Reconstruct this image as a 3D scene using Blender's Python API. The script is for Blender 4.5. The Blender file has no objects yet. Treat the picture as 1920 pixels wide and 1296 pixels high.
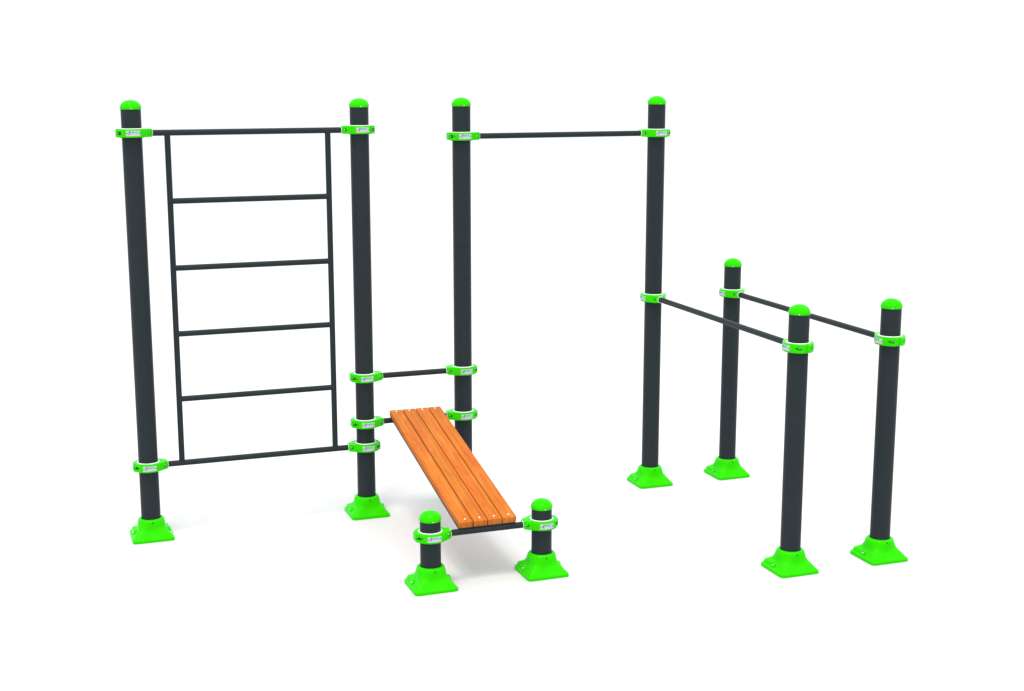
import bpy, bmesh, math
from mathutils import Vector, Matrix
R = math.radians
scene = bpy.context.scene

# ------------------------------------------------------------------ camera
FPX = 2680.83
cam_d = bpy.data.cameras.new('camera'); cam = bpy.data.objects.new('camera', cam_d)
scene.collection.objects.link(cam); scene.camera = cam
cam_d.sensor_fit = 'HORIZONTAL'; cam_d.sensor_width = 36.0
cam_d.lens = FPX/1920*36.0
cam_d.clip_start = 0.1; cam_d.clip_end = 2000
yaw, pitch = 0.3511, -0.192
cam.location = (-0.8032, -8.5517, 2.7966)
fw = Vector((math.sin(yaw)*math.cos(pitch), math.cos(yaw)*math.cos(pitch), math.sin(pitch)))
cam.rotation_euler = fw.to_track_quat('-Z', 'Y').to_euler()

# ------------------------------------------------------------------ studio light
world = bpy.data.worlds.new('World'); scene.world = world; world.use_nodes = True
bg = world.node_tree.nodes['Background']
bg.inputs['Strength'].default_value = 1.0
# white studio tent: plain white near the horizon, brighter overhead
wn = world.node_tree
w_tc = wn.nodes.new('ShaderNodeTexCoord'); w_sx = wn.nodes.new('ShaderNodeSeparateXYZ'); w_mr = wn.nodes.new('ShaderNodeMapRange')
w_mr.interpolation_type = 'SMOOTHSTEP'
for k_, v_ in zip(('From Min', 'From Max', 'To Min', 'To Max'), (.15, 1.0, 1.075, 1.90)): w_mr.inputs[k_].default_value = v_
wn.links.new(w_tc.outputs['Generated'], w_sx.inputs[0]); wn.links.new(w_sx.outputs['Z'], w_mr.inputs['Value'])
w_mx = wn.nodes.new('ShaderNodeVectorMath'); w_mx.operation = 'SCALE'; w_mx.inputs[0].default_value = (.965, 1.0, 1.010)
wn.links.new(w_mr.outputs[0], w_mx.inputs['Scale'])
wn.links.new(w_mx.outputs[0], bg.inputs['Color'])

def area_lamp(name, loc, target, size, power):
    l = bpy.data.lights.new(name, 'AREA'); l.shape = 'DISK'; l.size = size; l.energy = power
    o = bpy.data.objects.new(name, l); scene.collection.objects.link(o)
    o.location = loc
    o.rotation_euler = (Vector(target)-Vector(loc)).to_track_quat('-Z', 'Y').to_euler()
    return o
LAMP = area_lamp('softbox', (-10.5, -17.0, 52.0), (1.9, -0.6, 0.0), 22.0, 13300)
LAMP.data.color = (1.0, .91, .88)
SPOT = area_lamp('small_softbox', (-7.5, -14.0, 53.0), (1.9, -0.6, 0.0), 5.0, 4000)
SPOT.data.color = (1.0, .91, .88)

vs = scene.view_settings
vs.view_transform = 'Standard'; vs.look = 'None'; vs.exposure = 0; vs.gamma = 1; vs.use_curve_mapping = False

# ------------------------------------------------------------------ materials
def mat(name):
    m = bpy.data.materials.new(name); m.use_nodes = True
    nt = m.node_tree
    return m, nt, nt.nodes['Principled BSDF']
def ramp(nt, stops):
    n = nt.nodes.new('ShaderNodeValToRGB'); e = n.color_ramp.elements
    while len(e) < len(stops): e.new(0.5)
    for el, (p, c) in zip(e, stops): el.position = p; el.color = (*c, 1)
    return n
def noise(nt, scale, detail=3, vec=None, rough=.5):
    n = nt.nodes.new('ShaderNodeTexNoise'); n.inputs['Scale'].default_value = scale
    n.inputs['Detail'].default_value = detail; n.inputs['Roughness'].default_value = rough
    if vec is not None: nt.links.new(vec, n.inputs['Vector'])
    return n
def objcoord(nt):
    return nt.nodes.new('ShaderNodeTexCoord').outputs['Object']
def simple(name, c0, c1, scale, rough, spec, metal=0, bump=0, bscale=400):
    m, nt, b = mat(name)
    n = noise(nt, scale, 4, objcoord(nt)); r = ramp(nt, [(.3, c0), (.7, c1)])
    nt.links.new(n.outputs['Fac'], r.inputs['Fac']); nt.links.new(r.outputs['Color'], b.inputs['Base Color'])
    b.inputs['Roughness'].default_value = rough; b.inputs['Specular IOR Level'].default_value = spec
    b.inputs['Metallic'].default_value = metal
    if bump:
        n2 = noise(nt, bscale, 2, objcoord(nt)); bp = nt.nodes.new('ShaderNodeBump')
        bp.inputs['Strength'].default_value = bump; bp.inputs['Distance'].default_value = .001
        nt.links.new(n2.outputs['Fac'], bp.inputs['Height']); nt.links.new(bp.outputs['Normal'], b.inputs['Normal'])
    return m

M_FLOOR = simple('white_studio_paper', (.598, .598, .598), (.604, .604, .604), 3, .9, 0.0)
M_STEEL = simple('anthracite_powder_coat', (.0180, .0240, .0280), (.0205, .0270, .0315), 18, .42, .09, bump=.12, bscale=700)
M_GREEN = simple('lime_green_plastic', (.0245, .545, .0004), (.0285, .58, .0006), 9, .09, .045)
M_WHITE = simple('white_nylon', (.88, .88, .87), (.92, .92, .91), 12, .5, .3)
M_BOLT = simple('zinc_plated_steel', (.68, .69, .70), (.80, .81, .82), 60, .35, .5, metal=1)
M_PLATE = simple('brushed_aluminium', (.43, .46, .47), (.51, .53, .54), 90, .5, .1)
M_TEAL = simple('teal_print', (.005, .37, .30), (.01, .40, .33), 40, .5, .2)
M_INK = simple('black_print', (.012, .012, .014), (.016, .016, .018), 40, .5, .2)
M_GREY = simple('grey_print', (.26, .27, .28), (.30, .31, .32), 40, .5, .2)
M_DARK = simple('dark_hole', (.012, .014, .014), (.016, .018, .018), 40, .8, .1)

def wood_material():
    m, nt, b = mat('oiled_hardwood')
    tc = nt.nodes.new('ShaderNodeTexCoord'); oi = nt.nodes.new('ShaderNodeObjectInfo')
    L = nt.links
    def math_(op, a, bb):
        n = nt.nodes.new('ShaderNodeMath'); n.operation = op
        for i, v in enumerate((a, bb)):
            if isinstance(v, (int, float)): n.inputs[i].default_value = v
            else: L.new(v, n.inputs[i])
        return n.outputs[0]
    off = nt.nodes.new('ShaderNodeVectorMath'); off.operation = 'ADD'
    comb = nt.nodes.new('ShaderNodeCombineXYZ')
    L.new(math_('MULTIPLY', oi.outputs['Random'], 7.3), comb.inputs[0])
    L.new(math_('MULTIPLY', oi.outputs['Random'], 31.7), comb.inputs[1])
    L.new(math_('MULTIPLY', oi.outputs['Random'], 3.1), comb.inputs[2])
    L.new(tc.outputs['Object'], off.inputs[0]); L.new(comb.outputs[0], off.inputs[1])
    def stretch(sx, sy, sz):
        mp = nt.nodes.new('ShaderNodeMapping'); mp.inputs['Scale'].default_value = (sx, sy, sz)
        L.new(off.outputs[0], mp.inputs['Vector']); return mp.outputs[0]
    broad = noise(nt, 1.0, 4, stretch(15, 3.4, 15), .6); broad.inputs['Distortion'].default_value = .8
    fine = noise(nt, 1.0, 5, stretch(95, 4.5, 95), .65)
    pores = noise(nt, 1.0, 2, stretch(420, 26, 420), .5)
    wv = nt.nodes.new('ShaderNodeTexWave'); wv.wave_type = 'BANDS'; wv.bands_direction = 'X'
    wv.inputs['Scale'].default_value = 1.0; wv.inputs['Distortion'].default_value = 5.5
    wv.inputs['Detail'].default_value = 3; wv.inputs['Detail Scale'].default_value = .6
    L.new(stretch(9, .55, 9), wv.inputs['Vector'])
    t = math_('ADD', math_('MULTIPLY', broad.outputs['Fac'], .70), math_('MULTIPLY', fine.outputs['Fac'], .19))
    t = math_('ADD', t, math_('MULTIPLY', wv.outputs['Fac'], .11))
    r = ramp(nt, [(.22, (.32, .072, .0085)), (.40, (.420, .107, .0145)), (.56, (.485, .136, .0205)), (.76, (.585, .190, .036))])
    L.new(t, r.inputs['Fac'])
    pr = ramp(nt, [(.30, (.62, .56, .5)), (.40, (1, 1, 1))])
    L.new(pores.outputs['Fac'], pr.inputs['Fac'])
    mx = nt.nodes.new('ShaderNodeMix'); mx.data_type = 'RGBA'; mx.blend_type = 'MULTIPLY'; mx.inputs[0].default_value = .55
    L.new(r.outputs['Color'], mx.inputs[6]); L.new(pr.outputs['Color'], mx.inputs[7])
    hs = nt.nodes.new('ShaderNodeHueSaturation')
    L.new(mx.outputs[2], hs.inputs['Color'])
    L.new(math_('ADD', math_('MULTIPLY', oi.outputs['Random'], .24), .87), hs.inputs['Value'])
    L.new(hs.outputs['Color'], b.inputs['Base Color'])
    hn = noise(nt, 1.0, 2, stretch(22, 2.2, 22), .5)
    L.new(math_('ADD', math_('MULTIPLY', hn.outputs['Fac'], .03), .486), hs.inputs['Hue'])
    b.inputs['Roughness'].default_value = .6; b.inputs['Specular IOR Level'].default_value = .08
    bp = nt.nodes.new('ShaderNodeBump'); bp.inputs['Strength'].default_value = .25; bp.inputs['Distance'].default_value = .0015
    L.new(fine.outputs['Fac'], bp.inputs['Height']); L.new(bp.outputs['Normal'], b.inputs['Normal'])
    return m
M_WOOD = wood_material()

# ------------------------------------------------------------------ helpers
def link(o, parent=None):
    scene.collection.objects.link(o)
    if parent is not None: o.parent = parent
    return o
def bm_mesh(name, bm, mats, smooth=True, angle=35):
    bmesh.ops.recalc_face_normals(bm, faces=bm.faces)
    me = bpy.data.meshes.new(name); bm.to_mesh(me); bm.free()
    for m in mats: me.materials.append(m)
    if smooth:
        for p in me.polygons: p.use_smooth = True
        me.set_sharp_from_angle(angle=R(angle))
    return me
def part(name, me, parent, loc=(0, 0, 0), rot=None, label=None):
    o = bpy.data.objects.new(name, me); link(o, parent); o.location = loc
    if rot is not None: o.rotation_euler = rot
    if label: o['label'] = label
    return o
def lathe(bm, prof, seg=64, mtx=None, mi=0):
    rings = []
    for r, z in prof:
        if r < 1e-6: rings.append([bm.verts.new((0, 0, z))])
        else: rings.append([bm.verts.new((r*math.cos(2*math.pi*i/seg), r*math.sin(2*math.pi*i/seg), z)) for i in range(seg)])
    vsx = [v for r in rings for v in r]
    for a, b in zip(rings, rings[1:]):
        for i in range(seg):
            j = (i+1) % seg
            if len(a) == 1 and len(b) == 1: continue
            if len(a) == 1: f = bm.faces.new((a[0], b[i], b[j]))
            elif len(b) == 1: f = bm.faces.new((a[i], a[j], b[0]))
            else: f = bm.faces.new((a[i], a[j], b[j], b[i]))
            f.material_index = mi
    if mtx is not None: bmesh.ops.transform(bm, matrix=mtx, verts=vsx)
    return vsx
def tube_between(bm, a, b, r, seg=32):
    a, b = Vector(a), Vector(b); d = b-a
    q = d.to_track_quat('Z', 'Y').to_matrix().to_4x4()
    lathe(bm, [(0, 0), (r, 0), (r, d.length), (0, d.length)], seg, Matrix.Translation(a) @ q)
def box(bm, x0, x1, y0, y1, z0, z1, mtx=None, bevel=0, seg=2, mi=0):
    b2 = bmesh.new(); bmesh.ops.create_cube(b2, size=1)
    for v in b2.verts: v.co = Vector(((x0+x1)/2+v.co.x*(x1-x0), (y0+y1)/2+v.co.y*(y1-y0), (z0+z1)/2+v.co.z*(z1-z0)))
    if bevel: bmesh.ops.bevel(b2, geom=list(b2.edges), offset=bevel, segments=seg, profile=.5, affect='EDGES')
    if mtx is not None: bmesh.ops.transform(b2, matrix=mtx, verts=b2.verts)
    for f in b2.faces: f.material_index = mi
    t = bpy.data.meshes.new('t'); b2.to_mesh(t); b2.free(); bm.from_mesh(t); bpy.data.meshes.remove(t)
def temp_obj(bm):
    me = bpy.data.meshes.new('temp'); bmesh.ops.recalc_face_normals(bm, faces=bm.faces); bm.to_mesh(me); bm.free()
    o = bpy.data.objects.new('temp', me); link(o); return o
def evaluated(o, name, mats, angle=30):
    bpy.context.view_layer.update()
    dg = bpy.context.evaluated_depsgraph_get()
    me = bpy.data.meshes.new_from_object(o.evaluated_get(dg)); me.name = name
    me.materials.clear()
    for m in mats: me.materials.append(m)
    for p in me.polygons: p.use_smooth = True; p.material_index = 0
    me.set_sharp_from_angle(angle=R(angle))
    return me

# ------------------------------------------------------------------ layout (metres)
RAD = 0.057
ZT, ZP, ZL = 2.5592, 1.468, 0.3767          # rim of the caps: tall, rail and stub posts
PX = dict(A=0.0, B=1.3427, C=1.9933, D=3.335, E=3.9299)
YF, YH = -1.8359, -1.3995
POS = dict(A=(0, 0), B=(PX['B'], 0), C=(PX['C'], 0), D=(PX['D'], 0), E=(PX['E'], 0),
           F=(PX['D'], YF), G=(PX['E'], YF), H=(PX['B'], YH), I=(PX['C'], YH))
ZLT, ZLB, ZCD, Z1, Z2, ZR, ZHI = 2.426, .445, 2.3761, .8916, .5969, 1.288, .2936
BR = 0.0176

# ------------------------------------------------------------------ the floor
bm = bmesh.new()
bmesh.ops.create_circle(bm, cap_ends=True, segments=96, radius=34)
floor = part('floor', bm_mesh('floor', bm, [M_FLOOR], smooth=False), None)
floor['kind'] = 'structure'; floor['label'] = 'seamless white studio floor with soft grey shadows'

# ------------------------------------------------------------------ shared meshes
def post_mesh(h):
    bm = bmesh.new(); lathe(bm, [(0, 0.004), (RAD, 0.004), (RAD, h+.006), (0, h+.006)], 96)
    return bm_mesh('post', bm, [M_STEEL])
def cap_mesh():
    bm = bmesh.new()
    prof = [(RAD+.0002, -.0005), (.0596, -.0005), (.0606, .0008), (.0608, .0075)]
    n = 16
    for i in range(1, n+1):
        t = i/n*math.pi/2
        prof.append((.0608*math.cos(t)**.97 if i < n else 0, .0075+.0462*math.sin(t)))
    lathe(bm, prof, 72)
    me = bm_mesh('cap', bm, [M_GREEN], angle=50)
    return me
def screw_mesh(r, h, m=None, ring=0, slot=False):
    bm = bmesh.new()
    lathe(bm, [(r, -.006), (r, h*.55), (r*.8, h*.92), (r*.45, h), (r*.42, h*.45), (0, h*.45)], 24)
    if ring: lathe(bm, [(r+.0001, h*.25), (ring, h*.25), (ring, -.004)], 28, Matrix.Translation((.0048, 0, 0)) @ Matrix.Diagonal((1.5, 1, 1, 1)) if slot else None, mi=1)  # near-black ring round the head: recess shade put into the colour
    return bm_mesh('bolt', bm, [m or M_BOLT, M_DARK], angle=50)

def base_mesh():
    # square foot blending upward into a round neck
    prof = [(0.0, .1225, 14), (.004, .1235, 14), (.0125, .1235, 14), (.0175, .1226, 14), (.0210, .1203, 14), (.0238, .1165, 14),
            (.0262, .1136, 14), (.0300, .1120, 14), (.0370, .1108, 13), (.0425, .1086, 13), (.0465, .1046, 12), (.0496, .0990, 10.5), (.0530, .0932, 8.6),
            (.0570, .0884, 6.8), (.0620, .0850, 5.2), (.0690, .0828, 4.0), (.0800, .0810, 3.0), (.0950, .0799, 2.4),
            (.107, .0788, 2.15), (.115, .0766, 2.04), (.1205, .0718, 2), (.1235, .0655, 2), (.1238, .0610, 2), (.1215, .0575, 2)]
    # the front of the foot slopes straight down to its plinth, the back carries a raised shoulder
    slope = {.0210: .1190, .0238: .1160, .0262: .1130, .0300: .1092, .0370: .1038, .0425: .0998, .0465: .0970, .0496: .0948, .0530: .0922, .0570: .0894, .0620: .0862, .0690: .0834, .0800: .0812}
    seg = 96; bm = bmesh.new(); rings = []
    for z, s, n in prof:
        ring = []
        for i in range(seg):
            a = 2*math.pi*(i+.5)/seg
            c, si = math.cos(a), math.sin(a)
            t = min(1, max(0, (si+.35)/.6)); t = t*t*(3-2*t)
            sz = slope.get(z, s)*(1-t)+s*t
            r = sz/((abs(c)**n+abs(si)**n)**(1/n))
            # faces sink a little between the corner ridges, on the slope only
            k = max(0, 1-abs(z-.050)/.030)
            r *= 1-.03*k*abs(math.cos(2*a))**3
            ring.append(bm.verts.new((r*c, r*si, z)))
        rings.append(ring)
    for a, b in zip(rings, rings[1:]):
        for i in range(seg):
            j = (i+1) % seg; bm.faces.new((a[i], a[j], b[j], b[i]))
    # bolt bosses on the two side faces
    for sx in (-1, 1):
        m = Matrix.Translation((sx*.0850, 0, .034)) @ Matrix.Rotation(sx*R(80), 4, 'Y')
        lathe(bm, [(.019, -.01), (.0185, .0225), (.017, .0255), (.0140, .0268), (.0085, .0268), (.0082, .0235), (0, .0235)], 32, m)
    # faint raised oval on the front face
    me = bm_mesh('base_cover', bm, [M_GREEN], angle=60)
    return me

CB, CA, CH, CR = .115, .091, .0237, .0855     # clamp: bar end, far end, half height, ring radius
def clamp_outline():
    pts = []
    w1, w2 = .0255, .027
    # convex hull of ring and two blunt ends (front half mirrored)
    raw = [(CR*math.cos(a), CR*math.sin(a)) for a in [2*math.pi*i/120 for i in range(120)]]
    def corner(x, w, s, r=.007):
        for i in range(7):
            t = math.pi/2*i/6
            for sy in (-1, 1): raw.append((s*(x-r+r*math.cos(t)), sy*(w-r+r*math.sin(t))))
    corner(CB, w1, 1); corner(CA, w2, -1)
    raw.sort()
    def half(seq):
        h = []
        for p in seq:
            while len(h) > 1 and (h[-1][0]-h[-2][0])*(p[1]-h[-2][1])-(h[-1][1]-h[-2][1])*(p[0]-h[-2][0]) <= 1e-12: h.pop()
            h.append(p)
        return h
    lo, up = half(raw), half(raw[::-1])
    return lo[:-1]+up[:-1]
OUT = clamp_outline()
def prism(bm, pts, z0, z1, mtx=None):
    a = [bm.verts.new((x, y, z0)) for x, y in pts]; b = [bm.verts.new((x, y, z1)) for x, y in pts]
    bm.faces.new(a[::-1]); bm.faces.new(b)
    for i in range(len(a)):
        j = (i+1) % len(a); bm.faces.new((a[i], a[j], b[j], b[i]))
    if mtx is not None: bmesh.ops.transform(bm, matrix=mtx, verts=a+b)
BOLTS = [(.0965, .0285), (-.0780, .0272)]
def clamp_mesh():
    bm = bmesh.new(); prism(bm, OUT, -CH, CH); o = temp_obj(bm)
    side = []                                   # rounded side elevation (u, z)
    for cu, cz, a0 in ((CB-.011, CH-.011, 0), (-CA+.006, CH-.006, 90), (-CA+.006, -CH+.006, 180), (CB-.011, -CH+.011, 270)):
        r = .011 if cu > 0 else .006
        for i in range(7):
            a = R(a0+90*i/6); side.append((cu+r*math.cos(a), cz+r*math.sin(a)))
    bm = bmesh.new(); prism(bm, side, -.2, .2, Matrix.Rotation(R(90), 4, 'X')); c1 = temp_obj(bm)
    bm = bmesh.new(); lathe(bm, [(0, -.1), (.0665, -.1), (.0665, .1), (0, .1)], 96)
    c2 = temp_obj(bm)
    bm = bmesh.new(); box(bm, -.3, -.01, -.0014, .0014, -.3, .3); c4 = temp_obj(bm)
    cuts = []
    for u, d in BOLTS:
        for s in (-1, 1):
            bm = bmesh.new(); lathe(bm, [(0, d-.008), (.0090, d-.008), (.0090, .2), (0, .2)], 28, Matrix.Translation((u+(.005 if u < 0 else 0), 0, 0)) @ Matrix.Diagonal((1.6 if u < 0 else 1, 1, 1, 1)) @ Matrix.Rotation(R(90)*(1 if s < 0 else -1), 4, 'X'))
            cuts.append(temp_obj(bm))
    def boolean(op, ob):
        m = o.modifiers.new('b', 'BOOLEAN'); m.operation = op; m.object = ob; m.solver = 'EXACT'
    boolean('INTERSECT', c1)
    bv = o.modifiers.new('bv', 'BEVEL'); bv.width = .0035; bv.segments = 3; bv.limit_method = 'ANGLE'; bv.angle_limit = R(50); bv.use_clamp_overlap = True
    boolean('DIFFERENCE', c2); boolean('DIFFERENCE', c4)
    for c in cuts: boolean('DIFFERENCE', c)
    me = evaluated(o, 'clamp', [M_GREEN], 32)
    for x in [o, c1, c2, c4]+cuts: bpy.data.objects.remove(x)
    return me
def collar_mesh():
    bm = bmesh.new()
    lathe(bm, [(.0663, -.023), (.0663, .0258), (.0650, .0272), (RAD+.0025, .0272), (RAD+.0004, .0255)], 96)
    lathe(bm, [(.0663, -.023), (.0668, -.0262), (.0663, -.0275), (RAD+.0004, -.0275)], 96, mi=1)
    return bm_mesh('collar', bm, [M_WHITE, M_DARK], angle=40)
def washer_mesh():
    bm = bmesh.new()
    lathe(bm, [(BR+.0002, -.004), (.0208, -.004), (.0212, -.003), (.0212, .0006), (.0206, .0012), (BR+.0003, .0012)], 40, Matrix.Rotation(R(90), 4, 'Y'))
    return bm_mesh('washer', bm, [M_WHITE], angle=40)

def plate_mesh(side):
    """curved name plate on the clamp's ring; side = -1 / +1 is the face it sits on"""
    W, H, T, RR = .080, .0295, .0016, CR+.0003
    bm = bmesh.new()
    def wrap(t, z, lift):                       # t runs left to right as read
        a = t/RR
        return (side*-1*math.sin(a)*(RR+lift), side*math.cos(a)*(RR+lift), z)
    n = 18; fr, bk = [], []
    for i in range(n+1):
        t = -W/2+W*i/n
        fr.append([bm.verts.new(wrap(t, z, T)) for z in (-H/2, H/2)]); bk.append([bm.verts.new(wrap(t, z, -.0008)) for z in (-H/2, H/2)])
    for i in range(n):
        bm.faces.new((fr[i][0], fr[i+1][0], fr[i+1][1], fr[i][1])); bm.faces.new((bk[i][0], bk[i][1], bk[i+1][1], bk[i+1][0]))
        for k in (0, 1): bm.faces.new((fr[i][k], fr[i+1][k], bk[i+1][k], bk[i][k]))
    for e in (0, n): bm.faces.new((fr[e][0], fr[e][1], bk[e][1], bk[e][0]))
    bmesh.ops.recalc_face_normals(bm, faces=bm.faces)
    L = T+.0004
    def poly(pts, mi, lift=L):
        vv = [bm.verts.new(wrap(x, z, lift)) for x, z in pts]
        f = bm.faces.new(vv if side < 0 else vv); f.material_index = mi
    def stroke(x0, z0, x1, z1, w, mi):
        d = Vector((x1-x0, z1-z0)); nn = Vector((-d.y, d.x)).normalized()*w/2; steps = 1
        poly([(x0+nn.x, z0+nn.y), (x0-nn.x, z0-nn.y), (x1-nn.x, z1-nn.y), (x1+nn.x, z1+nn.y)], mi)
    def disc(x, z, r, mi, lift=L): poly([(x+r*math.cos(2*math.pi*i/14), z+r*math.sin(2*math.pi*i/14)) for i in range(14)], mi, lift)
    # rivet holes
    for x in (-.0345, .0345): disc(x, .0005, .0032, 2)
    # black figure with raised arms
    disc(-.0196, .0108, .0019, 2, L+.0002)
    stroke(-.0262, .0062, -.0208, .0052, .0021, 2); stroke(-.0214, .0046, -.0142, .0118, .0021, 2)
    stroke(-.0212, .0055, -.0226, -.0020, .0032, 2)
    stroke(-.0224, -.0018, -.0268, -.0075, .0024, 2); stroke(-.0224, -.0018, -.0186, -.0052, .0021, 2); stroke(-.0186, -.0046, -.0178, -.0092, .0018, 2)
    # word in teal italic letters
    cu = bpy.data.curves.new('lettering', 'FONT'); cu.body = 'energy'; cu.size = .0165; cu.shear = .28; cu.offset = .00035; cu.space_character = .98; cu.resolution_u = 3
    to = bpy.data.objects.new('lettering', cu); link(to); bpy.context.view_layer.update()
    tm = bpy.data.meshes.new_from_object(to.evaluated_get(bpy.context.evaluated_depsgraph_get()))
    xs = [v.co.x for v in tm.vertices]; x0, x1 = min(xs), max(xs); k = .0385/(x1-x0)
    vv = [bm.verts.new(wrap(-.0152+(v.co.x-x0)*k, .0012+v.co.y*1.12, L)) for v in tm.vertices]
    for p in tm.polygons:
        try: f = bm.faces.new([vv[i] for i in p.vertices]); f.material_index = 1
        except ValueError: pass
    bpy.data.objects.remove(to); bpy.data.meshes.remove(tm); bpy.data.curves.remove(cu)
    # thin rule lines below the word
    stroke(-.014, -.0062, .021, -.0062, .0011, 3); stroke(-.030, -.0112, .030, -.0112, .0008, 3)
    me = bpy.data.meshes.new('name_plate'); bm.to_mesh(me); bm.free()
    for m in (M_PLATE, M_TEAL, M_INK, M_GREY): me.materials.append(m)
    return me

ME_CAP, ME_BASE, ME_CLAMP, ME_COLLAR, ME_WASHER = cap_mesh(), base_mesh(), clamp_mesh(), collar_mesh(), washer_mesh()
ME_PLATE = {-1: plate_mesh(-1), 1: plate_mesh(1)}
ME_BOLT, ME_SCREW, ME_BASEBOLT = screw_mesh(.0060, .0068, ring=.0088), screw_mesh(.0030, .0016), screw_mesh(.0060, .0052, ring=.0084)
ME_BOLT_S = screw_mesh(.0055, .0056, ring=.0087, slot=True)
ME_SCREW_D = screw_mesh(.0042, .0014, M_DARK)
ME_POST = {ZT: post_mesh(ZT), ZP: post_mesh(ZP), ZL: post_mesh(ZL)}

# ------------------------------------------------------------------ part builders
def add_post(root, org, key, h, label=None):
    x, y = POS[key][0]-org[0], POS[key][1]-org[1]
    p = part('post', ME_POST[h], root, (x, y, 0), label=label)
    c = part('cap', ME_CAP, p, (0, 0, h+.003))
    al = R(-30 if key in 'EFG' else -2)
    part('screw', ME_SCREW, p, (.0606*math.sin(al), -.0606*math.cos(al), h+.0074), (R(90), 0, al))
    b = part('base_cover', ME_BASE, root, (x, y, 0))
    for s in (-1, 1):
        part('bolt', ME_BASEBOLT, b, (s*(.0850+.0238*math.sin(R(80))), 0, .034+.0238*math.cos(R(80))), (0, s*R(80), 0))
    part('screw', ME_SCREW_D, b, (0, -.0781, .1080), (R(86), 0, 0))
    return p
def add_clamp(root, org, key, z, direction, plate_world):
    """direction: angle of the bar it grips; plate_world: the direction its name plate faces"""
    x, y = POS[key][0]-org[0], POS[key][1]-org[1]
    c = part('clamp', ME_CLAMP, root, (x, y, z+.0018), (0, 0, R(direction)))
    v = Vector((-math.sin(R(direction)), math.cos(R(direction))))
    side = 1 if v.dot(Vector(plate_world)) > 0 else -1
    part('collar', ME_COLLAR, c); part('washer', ME_WASHER, c, (CB, 0, -.0018)); part('name_plate', ME_PLATE[side], c)
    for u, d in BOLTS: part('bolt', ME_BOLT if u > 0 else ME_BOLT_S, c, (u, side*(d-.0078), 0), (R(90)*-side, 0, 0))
    return c
def bar_mesh(a, b):
    bm = bmesh.new(); tube_between(bm, a, b, BR); return bm_mesh('bar', bm, [M_STEEL])
def add_bar(root, org, k1, k2, z, name='bar', label=None):
    o = Vector((org[0], org[1], 0)); a, b = Vector((*POS[k1], z))-o, Vector((*POS[k2], z))-o
    d = (b-a).normalized(); a, b = a+d*.085, b-d*.085
    mid = (a+b)/2
    return part(name, bar_mesh(a-mid, b-mid), root, mid, label=label)
def thing(name, loc, label, cat):
    o = bpy.data.objects.new(name, None); link(o); o.location = loc; o.empty_display_size = .2
    o['label'] = label; o['category'] = cat
    return o

# ------------------------------------------------------------------ thing 1: the connected workout station
org = (1.668, 0)
st = thing('workout_station', (org[0], org[1], 0),
           'dark grey workout station joining ladder, high pull-up bar, sloping orange bench and side rail', 'workout station')
FRONT, LEFT = (0, -1), (-1, 0)
for k in 'ABCD': add_post(st, org, k, ZT)
add_post(st, org, 'F', ZP)
for k in 'HI': add_post(st, org, k, ZL)
for k, z, d, pw in (('A', ZLT, 0, FRONT), ('A', ZLB, 0, FRONT), ('B', ZLT, 180, FRONT), ('B', ZLB, 180, FRONT),
                    ('B', Z1, 0, FRONT), ('B', Z2, 0, FRONT), ('C', Z1, 180, FRONT), ('C', Z2, 180, FRONT),
                    ('C', ZCD, 0, FRONT), ('D', ZCD, 180, FRONT), ('D', ZR, -90, LEFT), ('F', ZR, 90, LEFT),
                    ('H', ZHI, 0, FRONT), ('I', ZHI, 180, FRONT)):
    add_clamp(st, org, k, z, d, pw)
for a, b, z in (('C', 'D', ZCD), ('B', 'C', Z1), ('B', 'C', Z2), ('D', 'F', ZR), ('H', 'I', ZHI)):
    add_bar(st, org, a, b, z)

# ladder: two rails and two stiles welded together, rungs as sub-parts
XL, XR = .1989, 1.1458
bm = bmesh.new()
for z in (ZLT, ZLB): tube_between(bm, (.085, 0, z), (PX['B']-.085, 0, z), BR)
for x in (XL, XR): tube_between(bm, (x, 0, ZLB), (x, 0, ZLT), BR*.98)
lad = part('ladder', bm_mesh('ladder', bm, [M_STEEL]), st, (-org[0], 0, 0), label='dark tubular ladder frame between the two left posts')
bm = bmesh.new(); tube_between(bm, (XL-(XL+XR)/2, 0, 0), (XR-(XL+XR)/2, 0, 0), BR*.97)
me_rung = bm_mesh('rung', bm, [M_STEEL])
for z in (2.029, 1.6333, 1.2379, .8406): part('rung', me_rung, lad, ((XL+XR)/2, 0, z))

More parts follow.
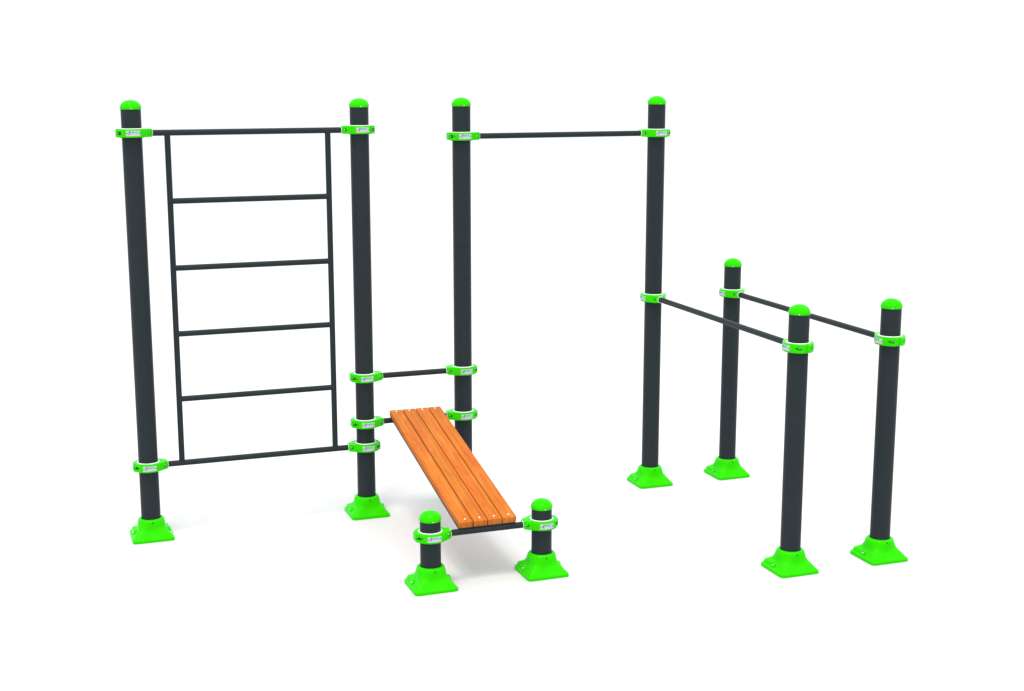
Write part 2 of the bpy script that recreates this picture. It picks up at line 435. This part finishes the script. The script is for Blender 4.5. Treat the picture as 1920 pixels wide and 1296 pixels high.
# sloping bench: steel carrier, four planks, coach bolts
y0, z0, y1, z1 = -.0070, .6640, -1.4225, .3528
slope = math.atan2(z0-z1, y0-y1); Lb = math.hypot(y0-y1, z0-z1); TH = .0345
xm = 1.668
cy, cz = (y0+y1)/2, (z0+z1)/2
rot = (slope, 0, 0)                              # local +y runs up the slope, local z is normal to it
bm = bmesh.new()
zt = -TH-.0006
for yy in (-Lb/2+.003, 0-.024, Lb/2-.058):       # flat cross bars
    box(bm, -.1558, .1558, yy, yy+.05, zt-.010, zt, bevel=.001)
for s in (-1, 1):                                # angle-iron side rails
    box(bm, s*.1600-.004, s*.1600+.004, -Lb/2+.003, Lb/2-.008, zt-.0150, zt-.0003, bevel=.001)
    box(bm, s*.150-.004, s*.150+.004, -.03, .03, zt-.030, zt-.0085, bevel=.001)
for yy, dz in ((-Lb/2+.03, 0), (Lb/2-.03, 0)):   # saddles sitting on the bars
    box(bm, -.15, .15, yy-.018, yy+.018, zt-.017, zt-.0082, bevel=.001)
bench = part('bench_frame', bm_mesh('bench_frame', bm, [M_STEEL], angle=30), st, (xm-org[0], cy, cz), rot, label='thin dark steel frame under the sloping planks')
PW, GAP = .0792, .0056
bm = bmesh.new(); box(bm, -PW/2, PW/2, -Lb/2, Lb/2, -TH, 0, bevel=.0024, seg=3)
me_plank = bm_mesh('plank', bm, [M_WOOD], angle=30)
bm = bmesh.new(); lathe(bm, [(.0062, -.004), (.0062, .0006), (.0052, .0022), (.003, .0030), (0, .0032)], 24)
me_head = bm_mesh('bolt', bm, [M_BOLT], angle=60)
for i in range(4):
    x = (i-1.5)*(PW+GAP)
    part('plank', me_plank, bench, (x, 0, 0), label='orange varnished wooden plank')
    for yy, dx in ((-Lb/2+.034, .003), (Lb/2-.022, -.001)): part('bolt', me_head, bench, (x+dx, yy, .0004))

# ------------------------------------------------------------------ thing 2: the separate rail
org2 = (PX['E'], YF/2)
rail = thing('hand_rail', (org2[0], org2[1], 0),
             'free-standing parallel bar on two half-height dark posts with green domed caps, at far right', 'parallel bar')
for k in 'EG': add_post(rail, org2, k, ZP)
add_clamp(rail, org2, 'E', ZR, -90, LEFT); add_clamp(rail, org2, 'G', ZR, 90, LEFT)
add_bar(rail, org2, 'E', 'G', ZR)
